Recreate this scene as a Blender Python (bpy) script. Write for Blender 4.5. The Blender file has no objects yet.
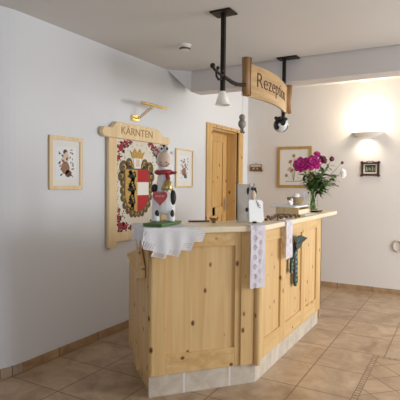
import bpy, bmesh, math, random
from mathutils import Vector, Matrix
R = math.radians
random.seed(7)
C = bpy.context.scene.collection

# ------------------------------------------------------------------ materials
def S(r, g, b):
    f = lambda c: (c/255/12.92) if c/255 <= .04045 else ((c/255+.055)/1.055)**2.4
    return (f(r), f(g), f(b), 1)

def mat(name, col, rough=.6, metal=0, noise=0, nscale=20, bump=0, emit=None, estr=0, trans=0, ior=1.45):
    m = bpy.data.materials.new(name); m.use_nodes = True
    nt = m.node_tree; b = nt.nodes['Principled BSDF']
    b.inputs['Base Color'].default_value = col
    b.inputs['Roughness'].default_value = rough
    b.inputs['Metallic'].default_value = metal
    if trans:
        b.inputs['Transmission Weight'].default_value = trans; b.inputs['IOR'].default_value = ior
    if emit:
        b.inputs['Emission Color'].default_value = emit; b.inputs['Emission Strength'].default_value = estr
    if noise or bump:
        tc = nt.nodes.new('ShaderNodeTexCoord')
        n = nt.nodes.new('ShaderNodeTexNoise'); n.inputs['Scale'].default_value = nscale; n.inputs['Detail'].default_value = 5
        nt.links.new(tc.outputs['Object'], n.inputs['Vector'])
        if noise:
            mx = nt.nodes.new('ShaderNodeMix'); mx.data_type = 'RGBA'; mx.blend_type = 'MULTIPLY'
            cr = nt.nodes.new('ShaderNodeValToRGB')
            cr.color_ramp.elements[0].position = .3; cr.color_ramp.elements[1].position = .7
            v = 1-noise
            cr.color_ramp.elements[0].color = (v, v, v, 1); cr.color_ramp.elements[1].color = (1, 1, 1, 1)
            nt.links.new(n.outputs['Fac'], cr.inputs['Fac'])
            mx.inputs['Factor'].default_value = 1
            mx.inputs['A'].default_value = col
            nt.links.new(cr.outputs['Color'], mx.inputs['B'])
            nt.links.new(mx.outputs['Result'], b.inputs['Base Color'])
        if bump:
            bp = nt.nodes.new('ShaderNodeBump'); bp.inputs['Strength'].default_value = bump; bp.inputs['Distance'].default_value = .004
            nt.links.new(n.outputs['Fac'], bp.inputs['Height']); nt.links.new(bp.outputs['Normal'], b.inputs['Normal'])
    return m

def wood(name, light, dark, axis='z', knots=True, rough=.45, kscale=3.0, seed=0):
    """pine: grain stretched along one axis, with brown knots"""
    m = bpy.data.materials.new(name); m.use_nodes = True
    nt = m.node_tree; N = nt.nodes; L = nt.links; b = N['Principled BSDF']; b.inputs['Roughness'].default_value = rough
    tc = N.new('ShaderNodeTexCoord'); mp = N.new('ShaderNodeMapping')
    sc = {'x': (.7, 14, 14), 'y': (14, .7, 14), 'z': (14, 14, .7)}[axis]
    mp.inputs['Scale'].default_value = sc; mp.inputs['Location'].default_value = (seed*3.1, seed*1.7, seed*2.3)
    L.new(tc.outputs['Object'], mp.inputs['Vector'])
    n = N.new('ShaderNodeTexNoise'); n.inputs['Scale'].default_value = 1.6; n.inputs['Detail'].default_value = 7; n.inputs['Distortion'].default_value = .6
    L.new(mp.outputs[0], n.inputs['Vector'])
    cr = N.new('ShaderNodeValToRGB'); cr.color_ramp.elements[0].position = .3; cr.color_ramp.elements[1].position = .68
    cr.color_ramp.elements[0].color = dark; cr.color_ramp.elements[1].color = light
    L.new(n.outputs['Fac'], cr.inputs['Fac'])
    out = cr.outputs['Color']
    if knots:
        mp2 = N.new('ShaderNodeMapping'); k2 = {'x': (.75, 1.2, 1.2), 'y': (1.2, .75, 1.2), 'z': (1.2, 1.2, .75)}[axis]
        mp2.inputs['Scale'].default_value = k2; mp2.inputs['Location'].default_value = (seed*1.3+.37, seed*2.9, seed*.7+.2)
        L.new(tc.outputs['Object'], mp2.inputs['Vector'])
        nz = N.new('ShaderNodeTexNoise'); nz.inputs['Scale'].default_value = 14
        L.new(tc.outputs['Object'], nz.inputs['Vector'])
        v = N.new('ShaderNodeTexVoronoi'); v.inputs['Scale'].default_value = kscale*3.0; v.feature = 'F1'
        L.new(mp2.outputs[0], v.inputs['Vector'])
        r2 = N.new('ShaderNodeValToRGB'); e = r2.color_ramp.elements
        e[0].position = .095; e[0].color = (.07, .03, .012, 1); e[1].position = .19; e[1].color = (1, 1, 1, 1)
        x = e.new(.135); x.color = (.45, .27, .13, 1)
        ad = N.new('ShaderNodeMath'); ad.operation = 'MULTIPLY_ADD'; ad.inputs[1].default_value = .05
        L.new(nz.outputs['Fac'], ad.inputs[0]); L.new(v.outputs['Distance'], ad.inputs[2])
        L.new(ad.outputs[0], r2.inputs['Fac'])
        mx = N.new('ShaderNodeMix'); mx.data_type = 'RGBA'; mx.blend_type = 'MULTIPLY'; mx.inputs['Factor'].default_value = .9
        L.new(out, mx.inputs['A']); L.new(r2.outputs['Color'], mx.inputs['B']); out = mx.outputs['Result']
    L.new(out, b.inputs['Base Color'])
    return m

def tiles(name, c1, c2, grout, size, mortar, loc=(0, 0, 0), rot=0, axes='xy', rough=.4, nscale=4, rowh=None):
    """square stoneware tiles with cloudy colour"""
    m = bpy.data.materials.new(name); m.use_nodes = True
    nt = m.node_tree; N = nt.nodes; L = nt.links; b = N['Principled BSDF']
    tc = N.new('ShaderNodeTexCoord'); mp = N.new('ShaderNodeMapping'); mp.inputs['Location'].default_value = loc; mp.inputs['Rotation'].default_value = (0, 0, rot)
    vec = tc.outputs['Object'] if axes == 'xy' else tc.outputs['UV']
    L.new(vec, mp.inputs['Vector'])
    br = N.new('ShaderNodeTexBrick'); br.offset = 0; br.squash = 1
    br.inputs['Scale'].default_value = 1; br.inputs['Brick Width'].default_value = size; br.inputs['Row Height'].default_value = rowh or size
    br.inputs['Mortar Size'].default_value = mortar; br.inputs['Mortar Smooth'].default_value = .3
    br.inputs['Color1'].default_value = (1, 1, 1, 1); br.inputs['Color2'].default_value = (.84, .84, .82, 1); br.inputs['Mortar'].default_value = (0, 0, 0, 1)
    L.new(mp.outputs[0], br.inputs['Vector'])
    n = N.new('ShaderNodeTexNoise'); n.inputs['Scale'].default_value = nscale; n.inputs['Detail'].default_value = 9; n.inputs['Roughness'].default_value = .62; n.inputs['Distortion'].default_value = .8
    L.new(tc.outputs['Object'], n.inputs['Vector'])
    cr = N.new('ShaderNodeValToRGB'); cr.color_ramp.elements[0].position = .32; cr.color_ramp.elements[1].position = .68
    cr.color_ramp.elements[0].color = c1; cr.color_ramp.elements[1].color = c2
    L.new(n.outputs['Fac'], cr.inputs['Fac'])
    mx = N.new('ShaderNodeMix'); mx.data_type = 'RGBA'; mx.blend_type = 'MULTIPLY'; mx.inputs['Factor'].default_value = .75
    L.new(cr.outputs['Color'], mx.inputs['A']); L.new(br.outputs['Color'], mx.inputs['B'])
    m2 = N.new('ShaderNodeMix'); m2.data_type = 'RGBA'
    L.new(br.outputs['Fac'], m2.inputs['Factor']); L.new(mx.outputs['Result'], m2.inputs['A']); m2.inputs['B'].default_value = grout
    L.new(m2.outputs['Result'], b.inputs['Base Color'])
    b.inputs['Roughness'].default_value = rough
    bp = N.new('ShaderNodeBump'); bp.inputs['Strength'].default_value = .25; bp.inputs['Distance'].default_value = .003
    sub = N.new('ShaderNodeMath'); sub.operation = 'SUBTRACT'
    L.new(n.outputs['Fac'], sub.inputs[0]); L.new(br.outputs['Fac'], sub.inputs[1]); L.new(sub.outputs[0], bp.inputs['Height'])
    L.new(bp.outputs['Normal'], b.inputs['Normal'])
    return m

W_WHITE = mat('plaster_white', (.79, .80, .82, 1), .9, bump=.12, nscale=60)
W_BACK = mat('plaster_back', (.79, .75, .71, 1), .9, bump=.12, nscale=60)
W_CEIL = mat('plaster_ceiling', (.75, .73, .70, 1), .9, bump=.15, nscale=70)
FLOOR = tiles('floor_tiles', (.34, .215, .12, 1), (.60, .44, .295, 1), (.19, .115, .065, 1), .45, .005, loc=(-1.82, -3.07, 0), rough=.35)
INLAY = tiles('inlay_tiles', (.38, .24, .13, 1), (.56, .39, .24, 1), (.17, .10, .06, 1), .20, .004, loc=(.05, .12, 0), rot=R(45), rough=.35)
MOSAIC = tiles('mosaic_tiles', (.36, .22, .13, 1), (.54, .36, .22, 1), (.13, .08, .05, 1), .042, .005, loc=(-2.185, -3.045, 0), rough=.4, nscale=9)
BASE_T = tiles('baseboard_tiles', (.33, .20, .11, 1), (.56, .37, .21, 1), (.16, .1, .06, 1), .45, .005, axes='uv', nscale=6, rowh=2)
BASE_C = tiles('baseboard_cut_tiles', (.40, .29, .2, 1), (.55, .43, .32, 1), (.16, .1, .06, 1), .085, .004, axes='uv', nscale=6, rowh=2)
PLINTH = tiles('plinth_tiles', (.56, .47, .37, 1), (.76, .68, .57, 1), (.80, .77, .72, 1), .33, .008, loc=(.02, 0, 0), axes='uv', nscale=8, rowh=2)
PL, PD = (.76, .52, .245, 1), (.62, .385, .15, 1)
PINE_Z = wood('pine_vertical', PL, PD, 'z', seed=1)
PINE_Z2 = wood('pine_panel', (.77, .53, .255, 1), (.65, .41, .17, 1), 'z', kscale=3.2, seed=4)
PINE_H = wood('pine_horizontal', PL, PD, 'y', seed=2)
PINE_TOP = wood('pine_top', (.90, .79, .58, 1), (.84, .69, .46, 1), 'y', knots=False, rough=.3, seed=3)
PINE_PALE = wood('pine_pale', (.86, .68, .42, 1), (.76, .54, .28, 1), 'z', knots=False, seed=6)
DOORW = wood('door_pine', (.72, .47, .20, 1), (.60, .36, .13, 1), 'z', seed=5, kscale=2.5)
SIGNW = wood('sign_wood', (.56, .36, .17, 1), (.40, .24, .10, 1), 'y', knots=False, seed=8)
SIGNR = wood('sign_roll_wood', (.40, .22, .09, 1), (.24, .125, .05, 1), 'z', knots=False, seed=9)
IRON = mat('wrought_iron', (.03, .022, .018, 1), .45, .6, noise=.4, nscale=40)
BURN = mat('burnt_letters', (.05, .02, .01, 1), .8)
CARVE = mat('carved_letters', (.42, .26, .10, 1), .8)
GLASSW = mat('frosted_glass', (.82, .80, .74, 1), .4, noise=.08, emit=(.9, .85, .7, 1), estr=.12)
BRASS = mat('brass', (.83, .62, .24, 1), .22, .95)
BRASSD = mat('aged_brass', (.50, .38, .16, 1), .32, .9)
WHITEP = mat('white_paint', (.82, .82, .80, 1), .45, noise=.06)
BLACKP = mat('black_paint', (.015, .013, .013, 1), .45)
REDP = mat('red_paint', (.42, .03, .035, 1), .5, noise=.3, nscale=30)
HEART = mat('heart_red', (.50, .07, .07, 1), .5, noise=.25, nscale=40)
SKIN = mat('peach_paint', (.74, .57, .44, 1), .5, noise=.08)
PINKISH = mat('pale_writing', (.78, .45, .38, 1), .6)
GREENB = mat('green_board', (.10, .20, .05, 1), .6, noise=.3, nscale=25)
LINEN = mat('white_lace', (.84, .83, .84, 1), .9, noise=.10, nscale=150, bump=.3)
LINEN2 = mat('lilac_white_lace', (.80, .76, .84, 1), .9, noise=.12, nscale=150, bump=.3)
PAPER = mat('paper', (.84, .82, .77, 1), .8, noise=.04, nscale=8)
PAPERW = mat('paper_white', (.85, .86, .86, 1), .6, noise=.04, nscale=8)
MAT_G = mat('grey_card', (.40, .36, .31, 1), .8, noise=.12, nscale=12)
GOLDF = wood('gold_frame', (.55, .34, .10, 1), (.42, .25, .07, 1), 'z', knots=False, seed=11)
DARKF = mat('dark_walnut', (.07, .028, .015, 1), .4, noise=.4, nscale=40)
BROWNF = mat('carved_brown', (.30, .15, .05, 1), .5, noise=.5, nscale=60)
INK = mat('sepia_ink', (.16, .07, .045, 1), .8)
INK2 = mat('brown_ink', (.36, .19, .12, 1), .8)
INK3 = mat('grey_ink', (.17, .15, .15, 1), .8)
INKR = mat('red_ink', (.50, .12, .09, 1), .8)
INKG = mat('olive_ink', (.28, .30, .16, 1), .8)
INKB = mat('blue_ink', (.28, .40, .62, 1), .6)
CLOTH = mat('banner_linen', (.80, .73, .62, 1), .9, noise=.08, nscale=90)
C_RED = mat('heraldic_red', (.46, .012, .02, 1), .7)
C_GOLD = mat('heraldic_gold', (.66, .40, .08, 1), .6, noise=.35, nscale=50)
C_BRONZE = mat('heraldic_bronze', (.17, .10, .03, 1), .5, noise=.6, nscale=45)
C_BLACK = mat('heraldic_black', (.02, .015, .012, 1), .7)
C_WHITE = mat('heraldic_white', (.82, .79, .72, 1), .7)
C_ROSE = mat('rose_red', (.40, .03, .05, 1), .7, noise=.3, nscale=60)
DGREEN = mat('dark_green_ribbon', (.012, .045, .032, 1), .25, noise=.6, nscale=50)
TEALP = mat('teal_light', (.20, .42, .36, 1), .3)
LEAF = mat('leaf_green', (.06, .14, .03, 1), .45, noise=.5, nscale=25)
LEAF2 = mat('leaf_light', (.24, .36, .11, 1), .45, noise=.3, nscale=25)
STEM = mat('stem_green', (.22, .34, .10, 1), .5)
PEONY = mat('peony_magenta', (.62, .02, .27, 1), .55, noise=.45, nscale=40)
PEONYD = mat('peony_maroon', (.13, .008, .03, 1), .5)
PETALW = mat('petal_white', (.86, .83, .80, 1), .6)
WICKER = mat('wicker', (.50, .36, .20, 1), .7, noise=.5, nscale=60, bump=.5)
NUT = mat('nut_brown', (.22, .11, .05, 1), .5, noise=.5, nscale=50)
NUTP = mat('nut_pale', (.50, .34, .20, 1), .5, noise=.3, nscale=50)
PLASTIC = mat('white_plastic', (.80, .76, .70, 1), .4)
STRAW = mat('straw', (.74, .65, .54, 1), .8, noise=.25, nscale=60)
SILVER = mat('pewter_figure', (.34, .31, .25, 1), .5, .3, noise=.3, nscale=60)
DGLASS = mat('picture_dark', (.04, .05, .035, 1), .3, noise=.5, nscale=80)
CHROME = mat('brushed_steel', (.6, .58, .55, 1), .3, .9)
GLASS = mat('clear_glass', (.93, .97, .94, 1), .03, trans=1, ior=1.12)
WATER = mat('vase_water', (.90, .97, .88, 1), .02, trans=1, ior=1.06)

# ------------------------------------------------------------------ mesh helpers
class MB:
    def __init__(s): s.v = []; s.f = []; s.m = []; s.uv = []
    def add(s, vs, fs, mi=0, uv=None):
        o = len(s.v); s.v += [Vector(p) for p in vs]
        for f in fs: s.f.append([i+o for i in f]); s.m.append(mi)
        return s
    def hexa(s, P, mi=0):
        """8 corners: bottom four then top four"""
        return s.add(P, [(0, 3, 2, 1), (4, 5, 6, 7), (0, 1, 5, 4), (1, 2, 6, 5), (2, 3, 7, 6), (3, 0, 4, 7)], mi)
    def box(s, x0, x1, y0, y1, z0, z1, mi=0):
        return s.hexa([(x0, y0, z0), (x1, y0, z0), (x1, y1, z0), (x0, y1, z0), (x0, y0, z1), (x1, y0, z1), (x1, y1, z1), (x0, y1, z1)], mi)
    def fbox(s, F, a0, a1, b0, b1, c0, c1, mi=0):
        """box in a frame function F(a, b, c)"""
        return s.hexa([F(a0, b0, c0), F(a1, b0, c0), F(a1, b1, c0), F(a0, b1, c0), F(a0, b0, c1), F(a1, b0, c1), F(a1, b1, c1), F(a0, b1, c1)], mi)
    def prism(s, poly, F, t0, t1, mi=0):
        """polygon (a, b) swept from depth t0 to t1 in frame F(a, b, t)"""
        n = len(poly); vs = [F(a, b, t0) for a, b in poly]+[F(a, b, t1) for a, b in poly]
        fs = [tuple(range(n))[::-1], tuple(range(n, 2*n))]+[(i, (i+1) % n, n+(i+1) % n, n+i) for i in range(n)]
        return s.add(vs, fs, mi)
    def tube(s, pts, rad, seg=10, mi=0, caps=True):
        pts = [Vector(p) for p in pts]; n = len(pts)
        if not hasattr(rad, '__len__'): rad = [rad]*n
        vs = []; prev = None
        for i, p in enumerate(pts):
            d = (pts[min(i+1, n-1)]-pts[max(i-1, 0)]).normalized()
            a = prev if prev is not None else (Vector((0, 0, 1)) if abs(d.z) < .9 else Vector((1, 0, 0)))
            x = (a-d*a.dot(d)).normalized(); y = d.cross(x); prev = x
            for k in range(seg):
                t = 2*math.pi*k/seg; vs.append(p+(x*math.cos(t)+y*math.sin(t))*rad[i])
        fs = [(i*seg+k, i*seg+(k+1) % seg, (i+1)*seg+(k+1) % seg, (i+1)*seg+k) for i in range(n-1) for k in range(seg)]
        if caps: fs += [tuple(range(seg))[::-1], tuple(range((n-1)*seg, n*seg))]
        return s.add(vs, fs, mi)
    def lathe(s, prof, c=(0, 0, 0), seg=24, mi=0, a0=0, a1=2*math.pi):
        full = abs(a1-a0-2*math.pi) < 1e-6; m = seg if full else seg+1
        vs = [(c[0]+r*math.cos(a0+(a1-a0)*k/seg), c[1]+r*math.sin(a0+(a1-a0)*k/seg), c[2]+z) for r, z in prof for k in range(m)]
        fs = [(i*m+k, i*m+(k+1) % m, (i+1)*m+(k+1) % m, (i+1)*m+k) for i in range(len(prof)-1) for k in range(seg)]
        return s.add(vs, fs, mi)
    def ell(s, c, r, mi=0, M=None, u=14, v=9):
        vs = []; M = M or Matrix.Identity(3); c = Vector(c)
        for i in range(v+1):
            th = math.pi*i/v
            for k in range(u):
                ph = 2*math.pi*k/u
                vs.append(c+M@Vector((r[0]*math.sin(th)*math.cos(ph), r[1]*math.sin(th)*math.sin(ph), r[2]*math.cos(th))))
        fs = [((i+1)*u+k, (i+1)*u+(k+1) % u, i*u+(k+1) % u, i*u+k) for i in range(v) for k in range(u)]
        return s.add(vs, fs, mi)
    def build(s, name, mats, parent=None, smooth=False, bevel=0, uvf=None, remesh=0, sub=0):
        off = parent.matrix_world.translation.copy() if parent is not None else Vector((0, 0, 0))
        if parent is not None and parent.parent is not None: off = ORG.get(parent.name, off)
        elif parent is not None: off = ORG.get(parent.name, Vector((0, 0, 0)))
        me = bpy.data.meshes.new(name); me.from_pydata([tuple(p-off) for p in s.v], [], s.f)
        mats = mats if isinstance(mats, (list, tuple)) else [mats]
        for m in mats: me.materials.append(m)
        for p, mi in zip(me.polygons, s.m): p.material_index = mi
        bm = bmesh.new(); bm.from_mesh(me)
        bmesh.ops.remove_doubles(bm, verts=bm.verts, dist=1e-6)
        bmesh.ops.recalc_face_normals(bm, faces=bm.faces)
        bm.to_mesh(me); bm.free()
        if uvf:
            uv = me.uv_layers.new(name='UVMap')
            for l in me.loops:
                co = me.vertices[l.vertex_index].co+off; uv.data[l.index].uv = uvf(co)
        if smooth:
            for p in me.polygons: p.use_smooth = True
        o = bpy.data.objects.new(name, me); C.objects.link(o)
        if parent is not None: o.parent = parent
        ORG[o.name] = off
        if remesh:
            r = o.modifiers.new('r', 'REMESH'); r.mode = 'VOXEL'; r.voxel_size = remesh; r.use_smooth_shade = True
            sm = o.modifiers.new('s', 'SMOOTH'); sm.iterations = 4
        if bevel:
            b = o.modifiers.new('b', 'BEVEL'); b.width = bevel; b.segments = 2; b.limit_method = 'ANGLE'; b.angle_limit = R(40)
        if sub:
            q = o.modifiers.new('u', 'SUBSURF'); q.levels = sub; q.render_levels = sub
        return o
ORG = {}

def tag(o, label, cat, group=None, kind=None):
    if label: o['label'] = label
    if cat: o['category'] = cat
    if group: o['group'] = group
    if kind: o['kind'] = kind
    return o
def thing(name, label, cat, loc, group=None):
    o = bpy.data.objects.new(name, None); C.objects.link(o); o.location = loc; o.empty_display_size = .05
    ORG[o.name] = Vector(loc)
    return tag(o, label, cat, group)
def struct(o):
    o['kind'] = 'structure'; return o
def copy_tree(o, parent=None):
    c = o.copy(); C.objects.link(c)
    if parent is not None: c.parent = parent
    for ch in list(o.children): copy_tree(ch, c)
    return c
def frame(O, U, N):
    """F(a, b, t) = O + a*U + b*Z + t*N"""
    O, U, N = Vector(O), Vector(U), Vector(N)
    return lambda a, b, t=0: O+U*a+N*t+Vector((0, 0, b))
def text(body, size, F, t0, t1, material, name, parent, warp=None, shear=0, align='CENTER', bold=0):
    cu = bpy.data.curves.new(name, 'FONT'); cu.body = body; cu.size = size; cu.align_x = align; cu.align_y = 'CENTER'
    cu.extrude = .5; cu.shear = shear; cu.offset = bold
    o = bpy.data.objects.new(name, cu); C.objects.link(o)
    bpy.context.view_layer.update()
    me = bpy.data.meshes.new_from_object(o.evaluated_get(bpy.context.evaluated_depsgraph_get()))
    C.objects.unlink(o); bpy.data.objects.remove(o)
    mb = MB()
    vs = []
    for v in me.vertices:
        t = t1 if v.co.z > 0 else t0
        a, b = v.co.x, v.co.y
        if warp: a, b, dt = warp(a, b); t += dt
        vs.append(F(a, b, t))
    mb.add(vs, [tuple(p.vertices) for p in me.polygons])
    return mb.build(name, material, parent)
def circ(cx, cy, rx, ry=None, n=16, a0=0, a1=2*math.pi):
    ry = ry or rx; full = abs(a1-a0-2*math.pi) < 1e-6
    return [(cx+rx*math.cos(a0+(a1-a0)*k/(n if full else n-1)), cy+ry*math.sin(a0+(a1-a0)*k/(n if full else n-1))) for k in range(n)]

# ------------------------------------------------------------------ room
H = 2.61; H2 = 2.745; YB = 6.316; YW0 = 2.27; RC = .42
DY0, DY1, DZ = 5.165, 5.975, 2.11      # door opening in the left wall
XR = 5.6; YF = -2.6
fl = MB().box(-3.2, XR, YF, YB+.2, -.1, 0); struct(fl.build('floor', FLOOR))
T = .24
w = MB()
w.box(-T, 0, YW0, DY0, 0, 2.8).box(-T, 0, DY1, YB+.2, 0, 2.8).box(-T, 0, DY0, DY1, DZ, 2.8)
arc = [(-RC+RC*math.cos(R(a)), YW0-RC*0+RC*math.sin(R(a))) for a in range(0, -91, -6)]
for (x0, y0), (x1, y1) in zip(arc, arc[1:]):      # rounded outer corner near the camera
    w.hexa([(x0, y0, 0), (x1, y1, 0), (-RC-.02, YW0, 0), (-RC-.02, YW0+.02, 0), (x0, y0, 2.8), (x1, y1, 2.8), (-RC-.02, YW0, 2.8), (-RC-.02, YW0+.02, 2.8)])
w.box(-3.2, -RC, YW0-RC, YW0-RC+T, 0, 2.8)
# sloping plaster fillet between wall and beam
a, b, c, d = (0, 4.15, H), (.19, 4.345, H), (.19, 4.345, 2.39), (0, 4.60, 2.50)
w.add([a, b, c, d, (-.01, 4.6, H)], [(0, 1, 2), (0, 2, 3), (1, 4, 3, 2), (0, 4, 1), (0, 3, 4)])
struct(w.build('wall_left', W_WHITE))
struct(MB().box(-T, XR, YB, YB+.2, 0, 2.8).build('wall_back', W_BACK))
struct(MB().box(-3.2, XR, YF, 4.33, H, H+.25).box(-T, XR, 4.33, YB+.2, H2, H2+.1).build('ceiling', W_CEIL))
struct(MB().box(.19, XR, 4.345, 4.56, 2.39, H2+.02).build('trim_1', mat('plaster_beam', (.72, .69, .68, 1), .9, bump=.12, nscale=60)))
# right wall with a large window opening: the daylight comes in here
wy0, wy1, wz0, wz1 = 2.9, 5.8, .7, 2.25
wr = MB().box(XR, XR+.25, YF, wy0, 0, 2.85).box(XR, XR+.25, wy1, YB+.2, 0, 2.85).box(XR, XR+.25, wy0, wy1, 0, wz0).box(XR, XR+.25, wy0, wy1, wz1, 2.85)
struct(wr.build('wall_right', W_WHITE))
wf = MB()
for y in (wy0, (wy0+wy1)/2-.03, wy1-.06): wf.box(XR+.05, XR+.11, y, y+.06, wz0, wz1)
for z in (wz0, wz1-.06): wf.box(XR+.05, XR+.11, wy0, wy1, z, z+.06)
struct(wf.build('window_1', WHITEP))
# baseboards
bb = MB().box(0, .012, YW0, 5.03, 0, .067).box(0, .012, 6.11, YB, 0, .067)
bl = struct(bb.build('baseboard_left', BASE_T, uvf=lambda c: (c.y+.08, .5)))
bc = MB()
arc2 = [(-RC+(RC+.012)*math.cos(R(a)), YW0+(RC+.012)*math.sin(R(a))) for a in range(0, -91, -6)]
for (p, q, r_, t_) in zip(arc, arc[1:], arc2, arc2[1:]):
    bc.hexa([(*p, 0), (*q, 0), (*t_, 0), (*r_, 0), (*p, .067), (*q, .067), (*t_, .067), (*r_, .067)])
struct(bc.build('baseboard_corner', BASE_C, uvf=lambda c: (math.atan2(c.y-YW0, c.x+RC)*RC, .5)))
struct(MB().box(.012, XR, YB-.012, YB, 0, .067).build('baseboard_back', BASE_T, uvf=lambda c: (c.x, .5)))
# floor inlay (a carpet of diagonal tiles framed by mosaic)
iy0, iy1, ix0, ix1 = 3.045, 3.969, 2.185, 3.62
inl = MB().box(ix0+.042, ix1, iy0+.042, iy1-.042, 0, .0015, 0)
inl.box(ix0, ix0+.042, iy0, iy1, 0, .002, 1).box(ix0+.042, ix1, iy0, iy0+.042, 0, .002, 1).box(ix0+.042, ix1, iy1-.042, iy1, 0, .002, 1)
struct(inl.build('trim_2', [INLAY, MOSAIC]))

# ------------------------------------------------------------------ door in the left wall
dr = thing('door_1', None, None, (0, 5.57, 0)); dr['kind'] = 'structure'
k = MB().box(-.02, .022, 5.03, DY0, 0, 2.155).box(-.02, .022, DY1, 6.11, 0, 2.155).box(-.02, .022, DY0, DY1, DZ, 2.155)
k.box(-T, -.02, DY0, DY0+.02, 0, DZ).box(-T, -.02, DY1-.02, DY1, 0, DZ).box(-T, -.02, DY0, DY1, DZ-.02, DZ)
k.build('door_frame', DOORW, dr, bevel=.003)
lf = MB(); x0, x1 = -.205, -.165; ya, yb = DY0+.02, DY1-.02
lf.box(x0, x1, ya, ya+.12, .01, 2.09).box(x0, x1, yb-.12, yb, .01, 2.09)
for z0, z1 in ((.01, .2), (.95, 1.07), (1.97, 2.09)): lf.box(x0, x1, ya+.12, yb-.12, z0, z1)
ym = (ya+yb)/2; lf.box(x0, x1, ym-.04, ym+.04, .2, 1.97)
lf.build('door_leaf', DOORW, dr, bevel=.004)
for (q0, q1) in ((ya+.12, ym-.04), (ym+.04, yb-.12)):
    for z0, z1 in ((.2, .95), (1.07, 1.97)):
        MB().box(x0+.012, x1-.014, q0, q1, z0, z1).build('door_panel', DOORW, dr)
MB().box(x1, x1+.008, yb-.085, yb-.045, 1.0, 1.2).tube([(x1, yb-.065, 1.12), (x1+.045, yb-.065, 1.12), (x1+.05, yb-.075, 1.12), (x1+.05, yb-.17, 1.115)], .009).build('door_handle', CHROME, dr, smooth=False)

# ------------------------------------------------------------------ reception counter
A = Vector((1.05, 2.39, 0)); B = Vector((1.56, 2.98, 0)); D = Vector((1.56, 4.65, 0))
u = (B-A).normalized(); n = Vector((u.y, -u.x, 0)); Lf = (B-A).length
FR = frame(A, u, n)                                  # front face
RT = frame((1.56, 2.98, 0), (0, 1, 0), (1, 0, 0))    # long side facing the lobby
LT = frame(A, -n, -u)                                # left end
ct = thing('reception_counter', 'long angled pine reception counter with panelled front and tiled plinth', 'counter', (1.3, 3.4, 0))
ZB, ZT = .14, 1.07
TH = .02
# inset panels + frames
def facade(F, L, cuts, tag_):
    """cuts: list of (left, right) of the inset fields"""
    edges = [0]+[x for c in cuts for x in c]+[L]
    for i in range(0, len(edges), 2): MB().prism([(edges[i], ZB), (edges[i+1], ZB), (edges[i+1], ZT), (edges[i], ZT)], F, -.03, 0).build('stile', PINE_Z, ct, bevel=.002)
    for l, r in cuts:
        for z0, z1 in ((ZB, ZB+.13), (ZT-.095, ZT)):
            MB().prism([(l, z0), (r, z0), (r, z1), (l, z1)], F, -.03, -.001).build('rail', PINE_H, ct, bevel=.002)
    for l, r in cuts:
        MB().prism([(l-.005, ZB+.12), (r+.005, ZB+.12), (r+.005, ZT-.085), (l-.005, ZT-.085)], F, -.035, -.016).build('inset_panel', PINE_Z2, ct)
facade(FR, Lf, [(.117, .607)], 0)
facade(RT, 1.67, [(.13, .475), (.60, 1.02), (1.14, 1.50)], 1)
# second stile, a little proud, and the corner post
MB().prism([(.648, ZB), (.742, ZB), (.742, ZT), (.648, ZT)], FR, 0, .012).build('stile', PINE_Z, ct, bevel=.003)
post = MB().prism([(1.56+.003+.024*math.cos(R(a)), 2.975+.024*math.sin(R(a))) for a in range(0, 360, 20)], lambda a, b, t: Vector((a, b, t)), ZB-.01, ZT)
post.build('corner_post', PINE_Z, ct)
# left end: full height under the bar, desk height behind
MB().prism([(0, ZB), (.66, ZB), (.66, .79), (.36, .79), (.36, ZT), (0, ZT)], LT, -.03, 0).build('side_panel', PINE_Z, ct, bevel=.002)
MB().prism([(.03, 0), (.64, 0), (.64, ZB), (.03, ZB)], LT, -.05, -.03).build('side_plinth', PINE_Z, ct)
# closed back of the body and desk behind
P0 = A-n*.36; P1 = Vector((1.20, 3.12, 0)); P2 = Vector((1.20, 4.63, 0))
bk = MB(); Fz = lambda a, b, t: Vector((a, b, t))
bk.prism([(P0.x, P0.y), (P1.x, P1.y), (P2.x, P2.y), (P2.x-.02, P2.y), (P1.x-.02, P1.y+.005), (P0.x-.015, P0.y+.013)], Fz, .05, ZT)
bk.box(1.20, 1.56, 4.63, 4.65, .05, ZT)
bk.build('back_panel', PINE_Z2, ct)
Q0 = A-n*.645+u*.012
dk = MB().prism([(P0.x+.02*u.x, P0.y+.02*u.y), (Q0.x, Q0.y), (.98, 3.28), (.90, 3.5), (.90, 4.62), (1.18, 4.62), (1.18, 3.13)], Fz, .76, .79)
dk.build('desk_shelf', PINE_TOP, ct)
# tiled plinth, set in a little
pin = .012
pa, pb, pd = A-n*pin+u*.01, Vector((1.548, 2.985, 0)), Vector((1.548, 4.60, 0))
pl = MB()
pl.prism([(pa.x, pa.y), (pb.x, pb.y), (pd.x, pd.y), (pd.x-.03, pd.y), (pb.x-.03, pb.y+.01), (pa.x-n.x*.03, pa.y-n.y*.03)], Fz, 0, ZB+.005)
def puv(c):
    if c.y > 2.99: return (c.y+.10, .5)
    return ((c-A).dot(u)+.06, .5)
pl.build('plinth', PLINTH, ct, uvf=puv)
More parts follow.
